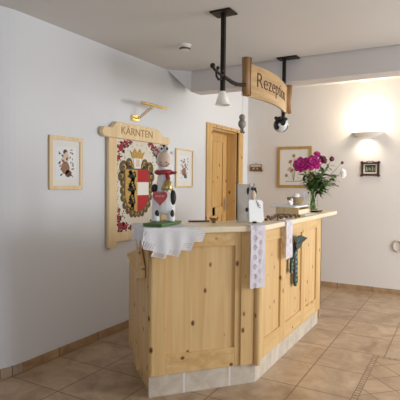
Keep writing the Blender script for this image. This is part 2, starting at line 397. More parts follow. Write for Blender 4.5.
# bar top with a rounded bend
ov = .038
a0 = A+n*ov-u*.035
xo = 1.56+ov
den = u.x; s_ = (xo-(A+n*ov).x)/den; corner = A+n*ov+u*s_
Rr = .30; t0 = corner-u*Rr*.5; t1 = corner+Vector((0, 1, 0))*Rr*.5
outer = [(a0.x, a0.y)]
for i in range(11):
    t = i/10; q = t0*(1-t)**2+corner*2*t*(1-t)+t1*t*t; outer.append((q.x, q.y))
outer += [(xo, 5.12), (xo-.02, 5.16), (xo-.07, 5.18), (1.24, 5.18)]
ib = a0-n*.43
cin = Vector((1.22, 3.13, 0))
inner = [(1.22, 3.30)]
for i in range(1, 10):
    t = i/10; q = Vector((1.22, 3.30, 0))*(1-t)**2+cin*2*t*(1-t)+(cin-u*.15)*t*t; inner.append((q.x, q.y))
inner += [(ib.x, ib.y)]
tp = MB().prism(outer+inner, Fz, ZT, 1.11)
tp.build('countertop', PINE_TOP, ct, bevel=.008)
ZC = 1.11

# ------------------------------------------------------------------ lace
def lace(name, w_, h_, nx, ny, keep, mp, m, label, group=None):
    mb = MB(); idx = {}; vs = []; fs = []
    def vid(i, j):
        if (i, j) not in idx:
            idx[(i, j)] = len(vs); vs.append(mp(w_*i/nx, h_*j/ny))
        return idx[(i, j)]
    for i in range(nx):
        for j in range(ny):
            if keep(w_*(i+.5)/nx, h_*(j+.5)/ny): fs.append((vid(i, j), vid(i+1, j), vid(i+1, j+1), vid(i, j+1)))
    mb.add(vs, fs)
    o = mb.build(name, m, None)
    so = o.modifiers.new('t', 'SOLIDIFY'); so.thickness = .0016; so.offset = 1
    return tag(o, label, 'lace', group)
# doily: oblong cloth laid over the corner of the bar, hanging over the front and the end
F_, R_, K_, L_ = Vector((.085, -.205)), Vector((.43, -.065)), Vector((.25, .40)), Vector((-.15, .37))
SX, SY = .37, .62
def sides(x, y):      # distance to an edge, position along it, length of that edge
    return ((y, x, SX, 4), (x, y, SY, 6), (SY-y, x, SX, 4), (SX-x, y, SY, 6))
def dkeep(x, y):
    for d_, t, Ln, k_ in sides(x, y):
        pitch = Ln/k_; c_ = (t % pitch)/pitch; tri = abs(c_-.5)*2
        if d_ < pitch*.50*tri: return False
    for d_, t, Ln, k_ in sides(x, y):
        pitch = Ln/k_; c_ = ((t % pitch)-pitch/2); e_ = d_-pitch*.50
        if abs(c_)+abs(e_) < pitch*.40:
            g = .0185
            if (c_+e_+9*g) % g < g*.58 and (c_-e_+9*g) % g < g*.58: return False
    return True
ORI = A+n*(ov+.004)-u*(.035+.004)
def dmap(x, y):
    a, b = x/SX, y/SY
    p = F_*(1-a)*(1-b)+R_*a*(1-b)+K_*a*b+L_*(1-a)*b
    p += Vector((-.085, -.095))*math.sin(math.pi*b)*(1-a)
    p += Vector((.01, -.045))*math.sin(math.pi*a)*(1-b)
    s, t = p.x, p.y; s0, t0_ = max(s, 0), max(t, 0); ds, dt_ = max(-s, 0), max(-t, 0)
    wav = .004*math.sin(s*60)*min(1, dt_*10)+.004*math.sin(t*55)*min(1, ds*10)
    z = ZC+.002-max(0, math.hypot(ds, dt_)-.004)
    out = .004+.01*min(ds, dt_)/.05
    q = ORI+u*s0-n*t0_
    if dt_ > 0: q += n*(wav+out*min(1, dt_*40))
    if ds > 0: q -= u*(wav+out*min(1, ds*40))
    return Vector((q.x, q.y, z))
lace('doily', SX, SY, 100, 168, dkeep, dmap, LINEN, 'white lace doily with zigzag border draped over the counter corner under the cow figure')
def runner(name, O, T_, N_, wd, back, drop, label, nx=44, per=.066, mt=LINEN2, ripple=.003):
    O, T_, N_ = Vector(O), Vector(T_).normalized(), Vector(N_).normalized()
    def keep(x, y):
        e = .006
        if x < e or x > wd-e: return (y % .012) > .003
        for cx, ph in ((wd*.30, 0), (wd*.68, .5)):
            yy = (y+ph*per) % per-per/2
            dd = abs(x-cx)+abs(yy)
            if per*.20 < dd < per*.30 or dd < per*.07: return False
            if dd < per*.36: return True
        i_, j_ = int(x/wd*nx), int(y/wd*nx)
        if i_ % 3 == 1 and j_ % 3 == 1: return False
        return True
    def mp(x, y):
        rip = ripple*math.sin(x*55+y*8)+ripple*.6*math.sin(y*31)
        if y < back: p = O+T_*(x-wd/2)-N_*(back-y); return Vector((p.x, p.y, ZC+.003))
        dd = y-back; p = O+T_*(x-wd/2)+N_*(.006+abs(rip)*min(1, dd*20)); return Vector((p.x, p.y, ZC+.003-dd))
    return lace(name, wd, back+drop, nx, int((back+drop)/wd*nx), keep, mp, mt, label)
nb = Vector((.90, -.436, 0)); tb = Vector((.436, .90, 0))
pc = t0*.25+corner*.5+t1*.25
runner('lace_runner', pc+nb*.012-tb*.035+Vector((0,0,0)), tb, nb, .135, .08, .43, 'wider white lace strip hanging over the counter bend below the small cow ornament')
runner('lace_runner', (xo+.002, 3.50, 0), (0, 1, 0), (1, 0, 0), .15, .10, .30, 'narrower lace strip hanging over the counter edge just left of the green ribbon', nx=40)

# leaflet holder on the left end
LH = frame(A-u*.003, -n, -u)
ht = thing('leaflet_holder', 'tilted wooden leaflet holder fixed to the left end of the counter', 'holder', tuple(LH(.3, .80, .02)))
hq = [(.57, .865), (.27, .775), (.07, .835), (.18, .955)]
MB().prism(hq, LH, .006, .016).build('back_board', PINE_Z, ht)
def lip(p, q, w_, nm):
    dx, dz = q[0]-p[0], q[1]-p[1]; l_ = math.hypot(dx, dz); ox, oz = -dz/l_*w_, dx/l_*w_
    MB().prism([p, q, (q[0]+ox, q[1]+oz), (p[0]+ox, p[1]+oz)], LH, .006, .03).build(nm, PINE_H, ht, bevel=.002)
lip(hq[0], hq[1], .016, 'side_lip'); lip(hq[2], hq[3], .014, 'side_lip')
MB().prism([(.27, .735), (.06, .775), (.06, .83), (.27, .775)], LH, .005, .035).build('bottom_ledge', PINE_Z2, ht, bevel=.002)

# green ribbon on the long side
rb = thing('ribbon', 'dark green glossy ribbon with fan shaped bow hanging on the counter side', 'ribbon', (1.566, 3.82, .55))
GF = frame((1.56, 0, 0), (0, 1, 0), (1, 0, 0))
fan = MB()
ys = [3.64, 3.71, 3.80, 3.89, 3.97]; zt = [.93, .955, .965, .955, .925]
for i in range(4):
    d0, d1 = (.012, .05) if i % 2 else (.05, .012)
    fan.add([GF(3.72+.02*i, .885-.006*i, .02), GF(3.74+.02*i, .885-.006*i, .02), GF(ys[i+1], zt[i+1], d1), GF(ys[i], zt[i], d0)], [(0, 1, 2, 3)], 0)
fan.prism([(3.67, .90), (3.88, .905), (3.81, .865), (3.72, .85)], GF, .012, .045, 0)
o = fan.build('bow', DGREEN, rb); sd = o.modifiers.new('t', 'SOLIDIFY'); sd.thickness = .008
def tail(y0, z0, y1, z1, wd, d, spots):
    m = MB(); N_ = 12; pts = []
    for i in range(N_+1):
        t = i/N_; y = y0+(y1-y0)*t; z = z0+(z1-z0)*t; ww = wd*(1+.12*math.sin(t*17))*(1 if i < N_ else .5); pts.append((y, z, ww))
    m.prism([(y-ww/2, z) for y, z, ww in pts]+[(y+ww/2, z) for y, z, ww in pts[::-1]], GF, d, d+.014, 0)
    for i in range(spots):
        t = (i+.6)/spots; y = y0+(y1-y0)*t+wd*.12*(-1)**i; z = z0+(z1-z0)*t
        m.prism(circ(y, z, wd*.16, .010, 8), GF, d+.014, d+.017, 1)
    return m.build('tail', [DGREEN, TEALP], rb)
tail(3.76, .88, 3.78, .535, .080, .008, 9)
tail(3.66, .79, 3.65, .665, .060, .012, 4)
MB().tube([GF(3.72, .87, .03), GF(3.68, .83, .035), GF(3.66, .78, .026)], .008).build('cord', DGREEN, rb)

# ------------------------------------------------------------------ banner on the left wall
BN = frame((.0, 0, 0), (0, 1, 0), (1, 0, 0))
bn = thing('wall_banner', 'tall wooden framed cloth banner with a coat of arms and roses on the left wall', 'banner', (.03, 3.6, .80))
beam = [(3.075, 1.845), (3.085, 1.815), (3.115, 1.80), (4.11, 1.80), (4.14, 1.812), (4.15, 1.84), (4.14, 1.868), (4.11, 1.88), (4.02, 1.88), (3.985, 1.90), (3.95, 1.935), (3.91, 1.945), (3.33, 1.95), (3.27, 1.945), (3.235, 1.915), (3.21, 1.89), (3.115, 1.89), (3.085, 1.875)]
MB().prism(beam, BN, .01, .055).build('top_beam', PINE_PALE, bn, bevel=.006)
MB().prism([(3.175, .815), (3.185, .80), (3.27, .80), (3.285, .815), (3.285, 1.80), (3.175, 1.80)], BN, .012, .045).build('post', PINE_PALE, bn, bevel=.004)
MB().prism([(4.0, .815), (4.01, .80), (4.09, .80), (4.10, .815), (4.10, 1.80), (4.0, 1.80)], BN, .012, .045).build('post', PINE_PALE, bn, bevel=.004)
MB().prism([(3.285, .85), (4.0, .85), (4.0, .935), (3.285, .935)], BN, .014, .042).build('bottom_rail', PINE_PALE, bn, bevel=.003)
text('KÄRNTEN', .098, lambda a, b, t: BN(3.575+a*1.12, 1.873+b, t), .054, .057, CARVE, 'lettering', bn)
# cloth with its printed border
cl = MB().prism([(3.285, .93), (4.0, .93), (4.0, 1.80), (3.285, 1.80)], BN, .02, .026, 0)
k = .0262
def spot(mb, a, b, r, mi, t=.0275, ry=None, nn=9): mb.prism(circ(a, b, r, ry, nn), BN, .025, t, mi)
rnd = random.Random(3)
def rose(a, b, s):
    for j in range(11):
        an = rnd.uniform(0, 6.28); spot(cl, a+s*1.35*math.cos(an), b+s*1.35*math.sin(an), s*.46, rnd.choice([2, 2, 3]), .0268, s*.32, 6)
    spot(cl, a, b, s, 1); spot(cl, a, b, s*.5, 3, .0280); spot(cl, a, b, s*.32, 1, .0285)
for (a, b, s) in [(3.36, 1.72, .036), (3.44, 1.765, .026), (3.33, 1.63, .024), (3.50, 1.78, .017), (3.93, 1.72, .036), (3.86, 1.765, .026), (3.955, 1.63, .024), (3.80, 1.78, .017),
                  (3.355, .99, .036), (3.43, .975, .030), (3.325, 1.07, .026), (3.50, .965, .018), (3.92, .99, .036), (3.85, .975, .030), (3.96, 1.07, .026), (3.78, .965, .018), (3.33, 1.14, .016), (3.955, 1.14, .016)]:
    rose(a, b, s)
for side in (3.312, 3.970):
    for j in range(17):                                  # small scrolling vine
        z = 1.16+j*.027; spot(cl, side+.010*math.sin(j*2.1), z, .006, 4, .0268, .013, 6)
for j in range(12):                                      # upper arch of leaves
    t = j/11; an = math.pi*(1-t); spot(cl, 3.642+.27*math.cos(an), 1.50+.265*math.sin(an), .006, 4, .0268, .006, 6)
for j in range(90):
    cx = rnd.choice([3.335, 3.95]); spot(cl, cx+rnd.uniform(-.03, .09)*(1 if cx < 3.6 else -1), rnd.choice([rnd.uniform(1.60, 1.79), rnd.uniform(.945, 1.13)]), rnd.uniform(.005, .011), 2, .0267, None, 6)
cl.build('cloth', [CLOTH, C_ROSE, C_BLACK, C_RED, INKG], bn)
# coat of arms
ca = MB(); cy = 3.605
def zs(b): return 1.085+(b-1.07)*.88 if b < 1.6 else 1.551+(b-1.6)*1.0
def pol(pts, mi, t): ca.prism([(cy+a*.92, zs(b)) for a, b in pts], BN, .026, t, mi)
# bronze scrollwork: lobes round the shield
lob = []
for sgn in (-1, 1):
    for (a, b, r) in [(.225, 1.585, .062), (.262, 1.49, .046), (.245, 1.42, .030), (.245, 1.34, .034), (.235, 1.26, .034), (.205, 1.18, .034), (.155, 1.125, .034), (.09, 1.085, .034), (.03, 1.07, .026), (.135, 1.625, .050), (.10, 1.60, .034)]:
        a *= .92; b = zs(b); ca.prism(circ(cy+sgn*a, b, r, r*1.1, 14), BN, .026, .0295, 0)
        ca.prism(circ(cy+sgn*(a-.006), b+.006, r*.48, r*.42, 10), BN, .026, .0305, 1)
        ca.prism(circ(cy+sgn*(a+.004), b+.003, r*.34, r*.34, 8), BN, .026, .0312, 0)
pol([(-.235, 1.58), (.235, 1.58), (.24, 1.26), (.16, 1.13), (0, 1.075), (-.16, 1.13), (-.24, 1.26)], 0, .0300)
sh_l = [(-.20, 1.565), (0, 1.565), (0, 1.10), (-.09, 1.13), (-.16, 1.18), (-.20, 1.27)]
pol(sh_l, 1, .0320)
pol([(0, 1.565), (.20, 1.565), (.20, 1.27), (.16, 1.18), (.09, 1.13), (0, 1.10)], 2, .0320)
pol([(0, 1.43), (.20, 1.43), (.20, 1.285), (0, 1.285)], 3, .0330)
def lion(cz, s):
    def b(a, z, rx, rz, rot=0):
        pts = circ(0, 0, rx*s*1.2+.002, rz*s*1.15+.002, 10); c_, q_ = math.cos(rot), math.sin(rot)
        ca.prism([(cy-.088+a*s+x*c_-y*q_, cz+z*s*.8+(x*q_+y*c_)*.9) for x, y in pts], BN, .03, .0335, 4)
    b(.05, .1, .36, .72, .35); b(-.35, .85, .34, .30); b(-.55, .75, .18, .10); b(.25, -.55, .38, .30, -.4)
    b(-.60, .30, .38, .10, .45); b(-.55, -.05, .36, .10, -.3); b(-.2, -.95, .12, .35, -.5); b(.45, -1.0, .12, .36, .3); b(-.35, -1.25, .25, .09); b(.35, -1.3, .25, .09)
    b(.65, -.1, .10, .45, -.3); b(.80, .45, .10, .42, .3); b(.62, .85, .22, .12, .5)
for cz in (1.452, 1.325, 1.20): lion(cz, .064 if cz > 1.25 else .056)
# helmet and crown above
pol([(-.055, 1.58), (.055, 1.58), (.065, 1.66), (.04, 1.70), (-.04, 1.70), (-.065, 1.66)], 3, .0325)
pol([(-.03, 1.60), (.035, 1.60), (.03, 1.67), (-.02, 1.67)], 5, .0332)
pol([(-.085, 1.68), (.085, 1.68), (.125, 1.75), (.075, 1.725), (.045, 1.775), (0, 1.73), (-.045, 1.775), (-.075, 1.725), (-.125, 1.75)], 1, .0335)
ca.build('coat_of_arms', [C_BRONZE, C_GOLD, C_RED, C_WHITE, C_BLACK, SKIN], bn)

# brass picture lamp over the banner
lp = thing('picture_lamp', 'brass picture lamp on a slim arm above the banner', 'lamp', (.0, 3.59, 2.02))
MB().box(.0, .02, 3.535, 3.655, 1.99, 2.05).build('wall_plate', BRASS, lp, bevel=.004)
MB().tube([(.02, 3.59, 2.02), (.05, 3.592, 2.025), (.18, 3.62, 2.125)], .006).tube([(.02, 3.61, 2.02), (.05, 3.612, 2.02), (.185, 3.64, 2.118)], .004).build('arm', BRASS, lp)
MB().tube([(.2, 3.44, 2.135), (.2, 3.845, 2.135)], .014, 14).build('lamp_tube', BRASS, lp)

# ------------------------------------------------------------------ framed pictures
def picture(F, a0, a1, b0, b1, fw, fm, name, label, draw, art_mats, group='framed prints', depth=.02, mount=PAPER, fw2=None):
    c = F((a0+a1)/2, b0, 0)
    t = thing(name, label, 'picture', tuple(c))
    f = MB().prism([(a0, b0), (a1, b0), (a1, b0+fw), (a0, b0+fw)], F, 0, depth).prism([(a0, b1-fw), (a1, b1-fw), (a1, b1), (a0, b1)], F, 0, depth)
    f.prism([(a0, b0+fw), (a0+fw, b0+fw), (a0+fw, b1-fw), (a0, b1-fw)], F, 0, depth).prism([(a1-fw, b0+fw), (a1, b0+fw), (a1, b1-fw), (a1-fw, b1-fw)], F, 0, depth)
    f.build('frame', fm, t, bevel=.003)
    MB().prism([(a0+fw, b0+fw), (a1-fw, b0+fw), (a1-fw, b1-fw), (a0+fw, b1-fw)], F, .002, .008).build('mount', mount, t)
    m = MB(); draw(m, F, (a0+a1)/2, (b0+b1)/2, a1-a0-2*fw, b1-b0-2*fw); m.build('drawing', art_mats, t)
    return t
def blob(m, F, a, b, rx, ry, mi, lvl=0, rot=0, nn=9):
    c_, s__ = math.cos(rot), math.sin(rot)
    m.prism([(a+x*c_-y*s__, b+x*s__+y*c_) for x, y in circ(0, 0, rx, ry, nn)], F, .008, .0092+.0006*lvl, mi)
def crest_print(seed, dense=1.0, sc=1.0, warm=True):
    def d(m, F, ca_, cb, w_, h_):
        r = random.Random(seed)
        m.prism([(ca_-w_*.36, cb-h_*.36), (ca_+w_*.36, cb-h_*.36), (ca_+w_*.36, cb+h_*.36), (ca_-w_*.36, cb+h_*.36)], F, .007, .0086, 3)
        W_, H_ = w_*.27*sc, h_*.30*sc
        for i in range(int(26*dense)):      # scrolls and foliage either side
            sg = 1 if i % 2 else -1; t = r.random()
            a = ca_+sg*W_*(.45+.5*r.random()); b = cb+H_*(1-2*t)
            blob(m, F, a, b, r.uniform(.008, .018), r.uniform(.003, .007), r.choice([0, 0, 1]), 0, r.uniform(0, 3))
        for i in range(int(14*dense)):      # figure in the middle
            b = cb+H_*.8*(1-i/6.5); a = ca_+r.uniform(-.2, .2)*W_
            blob(m, F, a, b, r.uniform(.012, .03), r.uniform(.012, .026), r.choice([0, 1, 1, 2]), 1+i % 3, r.uniform(0, 3))
        blob(m, F, ca_-.01, cb-H_*.35, .045*sc, .05*sc, 1, 4); blob(m, F, ca_-.01, cb+H_*.3, .03*sc, .035*sc, 2, 4); blob(m, F, ca_+.02, cb-H_*.75, .034*sc, .03*sc, 0, 4)
        blob(m, F, ca_+.005, cb+H_*.32, .010, .012, 0, 5); blob(m, F, ca_-.035, cb+H_*.15, .014, .011, 1, 5)
    return d
WL = frame((0, 0, 0), (0, 1, 0), (1, 0, 0))
picture(WL, 2.52, 2.875, 1.335, 1.76, .03, PINE_PALE, 'framed_print', 'pale framed print with a dense sepia drawing alone at far left of the left wall', crest_print(1), [INK, INK2, SKIN, PAPERW])
picture(WL, 4.325, 4.70, 1.345, 1.785, .018, PINE_PALE, 'framed_print', 'thin pale framed print with a sketchy grey drawing between cow figure and door', crest_print(5, .9, .95), [INK3, INK2, PAPER, PAPERW])
WB = frame((0, YB, 0), (1, 0, 0), (0, -1, 0))
def posy(m, F, ca_, cb, w_, h_):
    r = random.Random(11)
    st = [(.02, .17), (-.05, .08), (.03, .04), (-.07, -.03), (-.12, -.12), (-.02, -.05), (.06, -.02), (.05, .10)]
    for a, b in st:
        x, y = ca_+a*.75-.02, cb+b*.95
        m.prism([(x-.002, y), (x+.002, y), (ca_+.0, cb-.19), (ca_-.004, cb-.19)], F, .008, .0095, 1)
        blob(m, F, x, y, .022, .025, r.choice([0, 2, 3]), 1); blob(m, F, x+.012, y+.016, .012, .014, r.choice([2, 3]), 2); blob(m, F, x-.014, y-.01, .012, .009, 1, 2)
    blob(m, F, ca_+.11, cb+.01, .03, .02, 2, 1); blob(m, F, ca_+.08, cb-.08, .028, .02, 3, 1)
    m.prism([(ca_-.13, cb-.205), (ca_+.12, cb-.205), (ca_+.10, cb-.195), (ca_-.11, cb-.193)], F, .008, .0095, 4)
picture(WB, .473, .965, 1.345, 1.925, .038, GOLDF, 'framed_print', 'gold framed flower picture on the back wall behind the peonies', posy, [INK2, INKG, INKR, SKIN, INKB])
# small carved plaque and small dark framed picture
pq = thing('wall_plaque', 'small brown carved wooden plaque between door and gold framed picture', 'plaque', (.145, YB, 1.57))
MB().prism([(.045, 1.58), (.245, 1.575), (.25, 1.60), (.235, 1.61), (.235, 1.68), (.05, 1.68), (.04, 1.66)], WB, 0, .018).build('backing', BROWNF, pq, bevel=.004)
m = MB(); r = random.Random(4)
m.prism([(.06, 1.645), (.225, 1.645), (.225, 1.672), (.06, 1.672)], WB, .018, .024, 1)
for i in range(16): blob(m, lambda a, b, t: WB(a, b, t+.010), .065+.16*r.random(), 1.585+.05*r.random(), .012, .009, i % 2, 1, r.random()*3)
m.build('relief', [BROWNF, STRAW], pq)
m = MB().tube([WB(.13, 1.68, .008), WB(.14, 1.705, .008), WB(.15, 1.68, .008)], .003); m.build('hanger', BRASSD, pq)
ck = thing('small_picture', 'small dark walnut framed picture with wavy edges under the wall sconce', 'picture', (1.735, YB, 1.51))
f = MB(); a0, a1, b0, b1 = 1.63, 1.85, 1.515, 1.695
f.prism([(a0, b0), (a1, b0), (a1, b0+.028), (a0, b0+.028)], WB, 0, .025).prism([(a0, b1-.028), (a0+.07, b1-.028), (a1-.07, b1-.028), (a1, b1-.028), (a1, b1), (a1-.06, b1), (a1-.08, b1+.013), (a0+.08, b1+.013), (a0+.06, b1), (a0, b1)], WB, 0, .025)
f.prism([(a0, b0), (a0+.026, b0), (a0+.026, b1), (a0, b1)], WB, 0, .024).prism([(a1-.026, b0), (a1, b0), (a1, b1), (a1-.026, b1)], WB, 0, .024)
for a in (a0+.006, a1-.006):
    for b in (b0+.006, b1-.006): f.prism(circ(a, b, .018, None, 12), WB, 0, .027)
f.build('frame', DARKF, ck, bevel=.003)
MB().prism([(a0+.02, b0+.02), (a1-.02, b0+.02), (a1-.02, b1-.02), (a0+.02, b1-.02)], WB, .002, .010).build('mount', PAPER, ck)
m = MB().prism([(a0+.045, b0+.048), (a1-.045, b0+.048), (a1-.045, b1-.038), (a0+.045, b1-.038)], WB, .009, .013, 0)
for i, (x, y, w_, h_) in enumerate([(.058, .06, .022, .06), (.09, .07, .03, .04), (.13, .06, .02, .065), (.155, .07, .012, .04)]):
    m.prism([(a0+x, b0+y), (a0+x+w_, b0+y), (a0+x+w_*.6, b0+y+h_), (a0+x, b0+y+h_*.9)], WB, .013, .0145, 1)
m.build('image', [DGLASS, INKG], ck)
tag(MB().prism([(a0+.075, b1-.006), (a1-.075, b1-.006), (a1-.085, b1+.004), (a0+.085, b1+.004)], WB, .025, .027).build('emblem', STRAW, ck), None, None)

# sconce on the back wall
sc = thing('wall_sconce', 'white half bowl wall sconce glowing above the small dark picture', 'sconce', (1.695, YB, 2.0))
prof = [(.02, 2.005), (.10, 2.007), (.135, 2.02), (.17, 2.045), (.205, 2.078), (.195, 2.078), (.16, 2.05), (.125, 2.028), (.02, 2.018)]
m = MB(); vs = []; sg = 20
m.lathe([(r_, z) for r_, z in prof+[prof[0]]], (1.695, YB, 0), sg, 0, math.pi, 2*math.pi)
for v in m.v: v.y = YB-(YB-v.y)*.62-.002
m.build('bowl', mat('sconce_plaster', (.85, .82, .76, 1), .5), sc)
MB().box(1.64, 1.75, YB-.03, YB-.001, 2.02, 2.10).build('wall_mount', WHITEP, sc)
m = MB().tube([(1.62, YB-.055, 2.06), (1.77, YB-.055, 2.06)], .008); m.build('bulb', mat('bulb', (1, .9, .7, 1), .4, emit=(1, .78, .5, 1), estr=6), sc)
# straw ring at the right edge of the back wall
wr_ = MB(); wr_.tube([WB(2.10+.058*math.cos(t*.393), .625+.068*math.sin(t*.393), .015) for t in range(17)], .013, 8, 0, False)
tag(wr_.build('straw_wreath', STRAW, None, smooth=True), 'pale straw ring low on the back wall at the right picture edge', 'wreath')

# smoke detector
sm = thing('smoke_detector', 'round white smoke detector on the ceiling above the banner', 'smoke detector', (.63, 3.49, H))
MB().lathe([(.0, 0), (.058, 0), (.058, -.012), (.052, -.016), (.0, -.016)], (.63, 3.49, H), 28).build('base', PLASTIC, sm, smooth=False)
MB().lathe([(.0, -.016), (.046, -.016), (.048, -.032), (.040, -.046), (.0, -.05)], (.63, 3.49, H), 28).build('housing', PLASTIC, sm)
MB().lathe([(.0485, -.028), (.0495, -.031), (.043, -.043), (.0415, -.043)], (.63, 3.49, H), 28).build('sensor_slot', mat('slot_dark', (.10, .08, .06, 1), .6), sm)

# ------------------------------------------------------------------ hanging sign
XS = 1.30
r1 = thing('ceiling_rod', 'dark wrought iron ceiling rod with glass lamp shade and curled hook, left of the sign', 'rod', (1.28, 2.955, 2.05))
MB().box(1.20, 1.36, 2.89, 3.02, H-.012, H).build('ceiling_plate', IRON, r1, bevel=.003)
MB().box(1.265, 1.295, 2.94, 2.97, 2.05, H-.012).build('rod', IRON, r1, bevel=.003)
MB().lathe([(.018, 0), (.024, -.004), (.055, -.098), (.052, -.098), (.020, -.006), (.0, -.004)], (1.28, 2.955, 2.055), 24).build('lamp_shade', GLASSW, r1, smooth=True)
def SG(y, z, x=0): return Vector((XS+x, y, z))
arm = [SG(2.80+.0*i, 2.15) for i in range(0)]
armp = [SG(2.93, 2.155), SG(2.98, 2.147), SG(3.06, 2.138), SG(3.14, 2.137), SG(3.22, 2.148), SG(3.30, 2.165)]
MB().tube(armp, [.012, .013, .015, .015, .014, .013]).build('arm', IRON, r1)
curl = [SG(2.95, 2.16), SG(2.90, 2.172), SG(2.86, 2.19)]
for i in range(14):
    t = i/13; an = R(60+300*t); rr = .038-.014*t
    curl.append(SG(2.845+rr*math.cos(an)*.9, 2.165+rr*math.sin(an)))
hk = MB().tube([SG(2.94, 2.16), SG(2.88, 2.15), SG(2.83, 2.165), SG(2.79, 2.17), SG(2.765, 2.185)], .009)
hk.tube([SG(2.90, 2.155), SG(2.885, 2.125), SG(2.85, 2.115), SG(2.82, 2.13), SG(2.815, 2.16), SG(2.835, 2.185)], .008)
hk.ell(SG(2.762, 2.19), (.018, .018, .018)); hk.ell(SG(2.838, 2.192), (.012, .012, .012)); hk.ell(SG(2.90, 2.185), (.012, .012, .012))
hk.build('curled_hook', IRON, r1)
r2 = thing('ceiling_rod', 'dark wrought iron ceiling rod behind the far end of the sign', 'rod', (1.27, 4.25, 2.03))
MB().box(1.20, 1.40, 4.24, 4.36, H-.012, H).build('ceiling_plate', IRON, r2, bevel=.003)
MB().box(1.25, 1.28, 4.27, 4.30, 2.03, H-.012).build('rod', IRON, r2, bevel=.003)
MB().ell((1.265, 4.285, 2.03), (.022, .022, .022)).build('end_ball', IRON, r2, smooth=True)

sg_ = thing('hanging_sign', 'wooden scroll shaped reception sign hanging from the two iron rods', 'sign', (XS, 3.85, 2.08))
def wx(y):       # wave of the board, out of its plane
    t = (y-3.36)/(4.38-3.36); return .05*math.sin(max(0, min(1, t))*math.pi*1.2)
def wz(y):
    t = (y-3.36)/(4.38-3.36); return 0
N_ = 36; m = MB(); vs = []
for i in range(N_+1):
    y = 3.34+(4.40-3.34)*i/N_; z0, z1 = 2.085+wz(y), 2.345+wz(y)
    x = XS+wx(y)
    vs += [(x, y, z0), (x, y, z1), (x-.018, y, z1), (x-.018, y, z0)]
fs = []
for i in range(N_):
    a = i*4; b = a+4
    for q in range(4): fs.append((a+q, a+(q+1) % 4, b+(q+1) % 4, b+q))
fs += [(0, 1, 2, 3), (N_*4+3, N_*4+2, N_*4+1, N_*4)]
m.add(vs, fs); m.build('board', SIGNW, sg_)
# rolls at each end
def roll(y, z0, z1, rad, sgn, tip):
    m = MB(); prof_ = []
    for i in range(34):      # spiral
        an = i/33*math.pi*3.3; rr = rad*(1-.18*an/math.pi/1.1*.5)
        prof_.append((rr, an))
    vs = []
    for z, k_ in ((z0, 1.0), ((z0+z1)/2, .93), (z1, 1.05)):
        for rr, an in prof_: vs.append((XS+tip+rr*k_*math.cos(an*sgn), y+rr*k_*math.sin(an*sgn), z))
    n_ = len(prof_); fs = [(j*n_+i, j*n_+i+1, (j+1)*n_+i+1, (j+1)*n_+i) for j in range(2) for i in range(n_-1)]
    m.add(vs, fs); o = m.build('roll', SIGNR, sg_, smooth=True)
    s_m = o.modifiers.new('t', 'SOLIDIFY'); s_m.thickness = .007; s_m.offset = -1
    return o
roll(3.32, 2.085, 2.375, .040, 1, .0); roll(4.40, 2.095, 2.365, .044, -1, -.035)
text('Rezeption', .172, lambda a, b, t: Vector((XS+t, 3.84+a, 2.230+b)), .0, .003, BURN, 'lettering', sg_, warp=lambda a, b: (a*1.06, b, wx(3.84+a*1.06)), bold=-.0025)

# little figure hanging below the left end of the sign
hf = thing('hanging_figurine', 'little grey figure dangling on a thread under the left roll of the sign', 'figurine', (XS, 3.25, 1.78))
MB().tube([(XS, 3.25, 2.10), (XS, 3.25, 1.925)], .0015, 6).build('thread', LINEN, hf)
MB().ell((XS, 3.25, 1.905), (.024, .024, .026)).ell((XS, 3.25, 1.856), (.030, .033, .038)).build('body', SILVER, hf, smooth=True)
for s in (-1, 1): MB().tube([(XS, 3.25+s*.012, 1.83), (XS, 3.25+s*.018, 1.80), (XS+.008, 3.25+s*.026, 1.79)], [.006, .007, .009], 8).build('leg', mat('figure_dark', (.12, .11, .09, 1), .6) if s < 0 else bpy.data.materials['figure_dark'], hf)
# black and white ball
hb = thing('hanging_ball', 'black and white shiny ball hanging under the far end of the sign', 'ornament', (XS, 4.12, 1.88))
bm_ = bpy.data.materials.new('cow_patches'); bm_.use_nodes = True; nt = bm_.node_tree; P = nt.nodes['Principled BSDF']
tcn = nt.nodes.new('ShaderNodeTexCoord'); vn = nt.nodes.new('ShaderNodeTexNoise'); vn.inputs['Scale'].default_value = 13; vn.inputs['Detail'].default_value = 1
rp = nt.nodes.new('ShaderNodeValToRGB'); rp.color_ramp.interpolation = 'CONSTANT'; rp.color_ramp.elements[0].color = (.015, .012, .012, 1); rp.color_ramp.elements[1].position = .53; rp.color_ramp.elements[1].color = (.75, .75, .75, 1)
nt.links.new(tcn.outputs['Object'], vn.inputs['Vector']); nt.links.new(vn.outputs['Fac'], rp.inputs['Fac']); nt.links.new(rp.outputs['Color'], P.inputs['Base Color']); P.inputs['Roughness'].default_value = .15
MB().ell((XS, 4.12, 1.945), (.07, .07, .068), u=28, v=18).build('ball', bm_, hb, smooth=True)
m = MB()
for i in range(9):
    an = i*.7; m.ell((XS+.042*math.cos(an), 4.12+.055*math.sin(an), 1.995+.008*(i % 3)), (.02, .02, .016))
m.build('tufts', BLACKP, hb, smooth=True)
MB().tube([(XS, 4.12, 2.02), (XS+.01, 4.10, 2.16)], .002, 6).build('thread', IRON, hb)

# ------------------------------------------------------------------ things on the bar
cam_dir = Vector((.757, -.654, 0))
def ff(x, y, z0, ang=0):
    """frame standing at x, y facing the camera side; a = right, b = up, t = towards viewer"""
    c_, s__ = math.cos(R(ang)), math.sin(R(ang)); U = Vector((u.x*c_-u.y*s__, u.x*s__+u.y*c_, 0)); Nn = Vector((U.y, -U.x, 0))
    return lambda a, b, t=0: Vector((x, y, z0+b))+U*a+Nn*t, U, Nn
def emat(U, Nn): return Matrix((U, Nn, Vector((0, 0, 1)))).transposed()
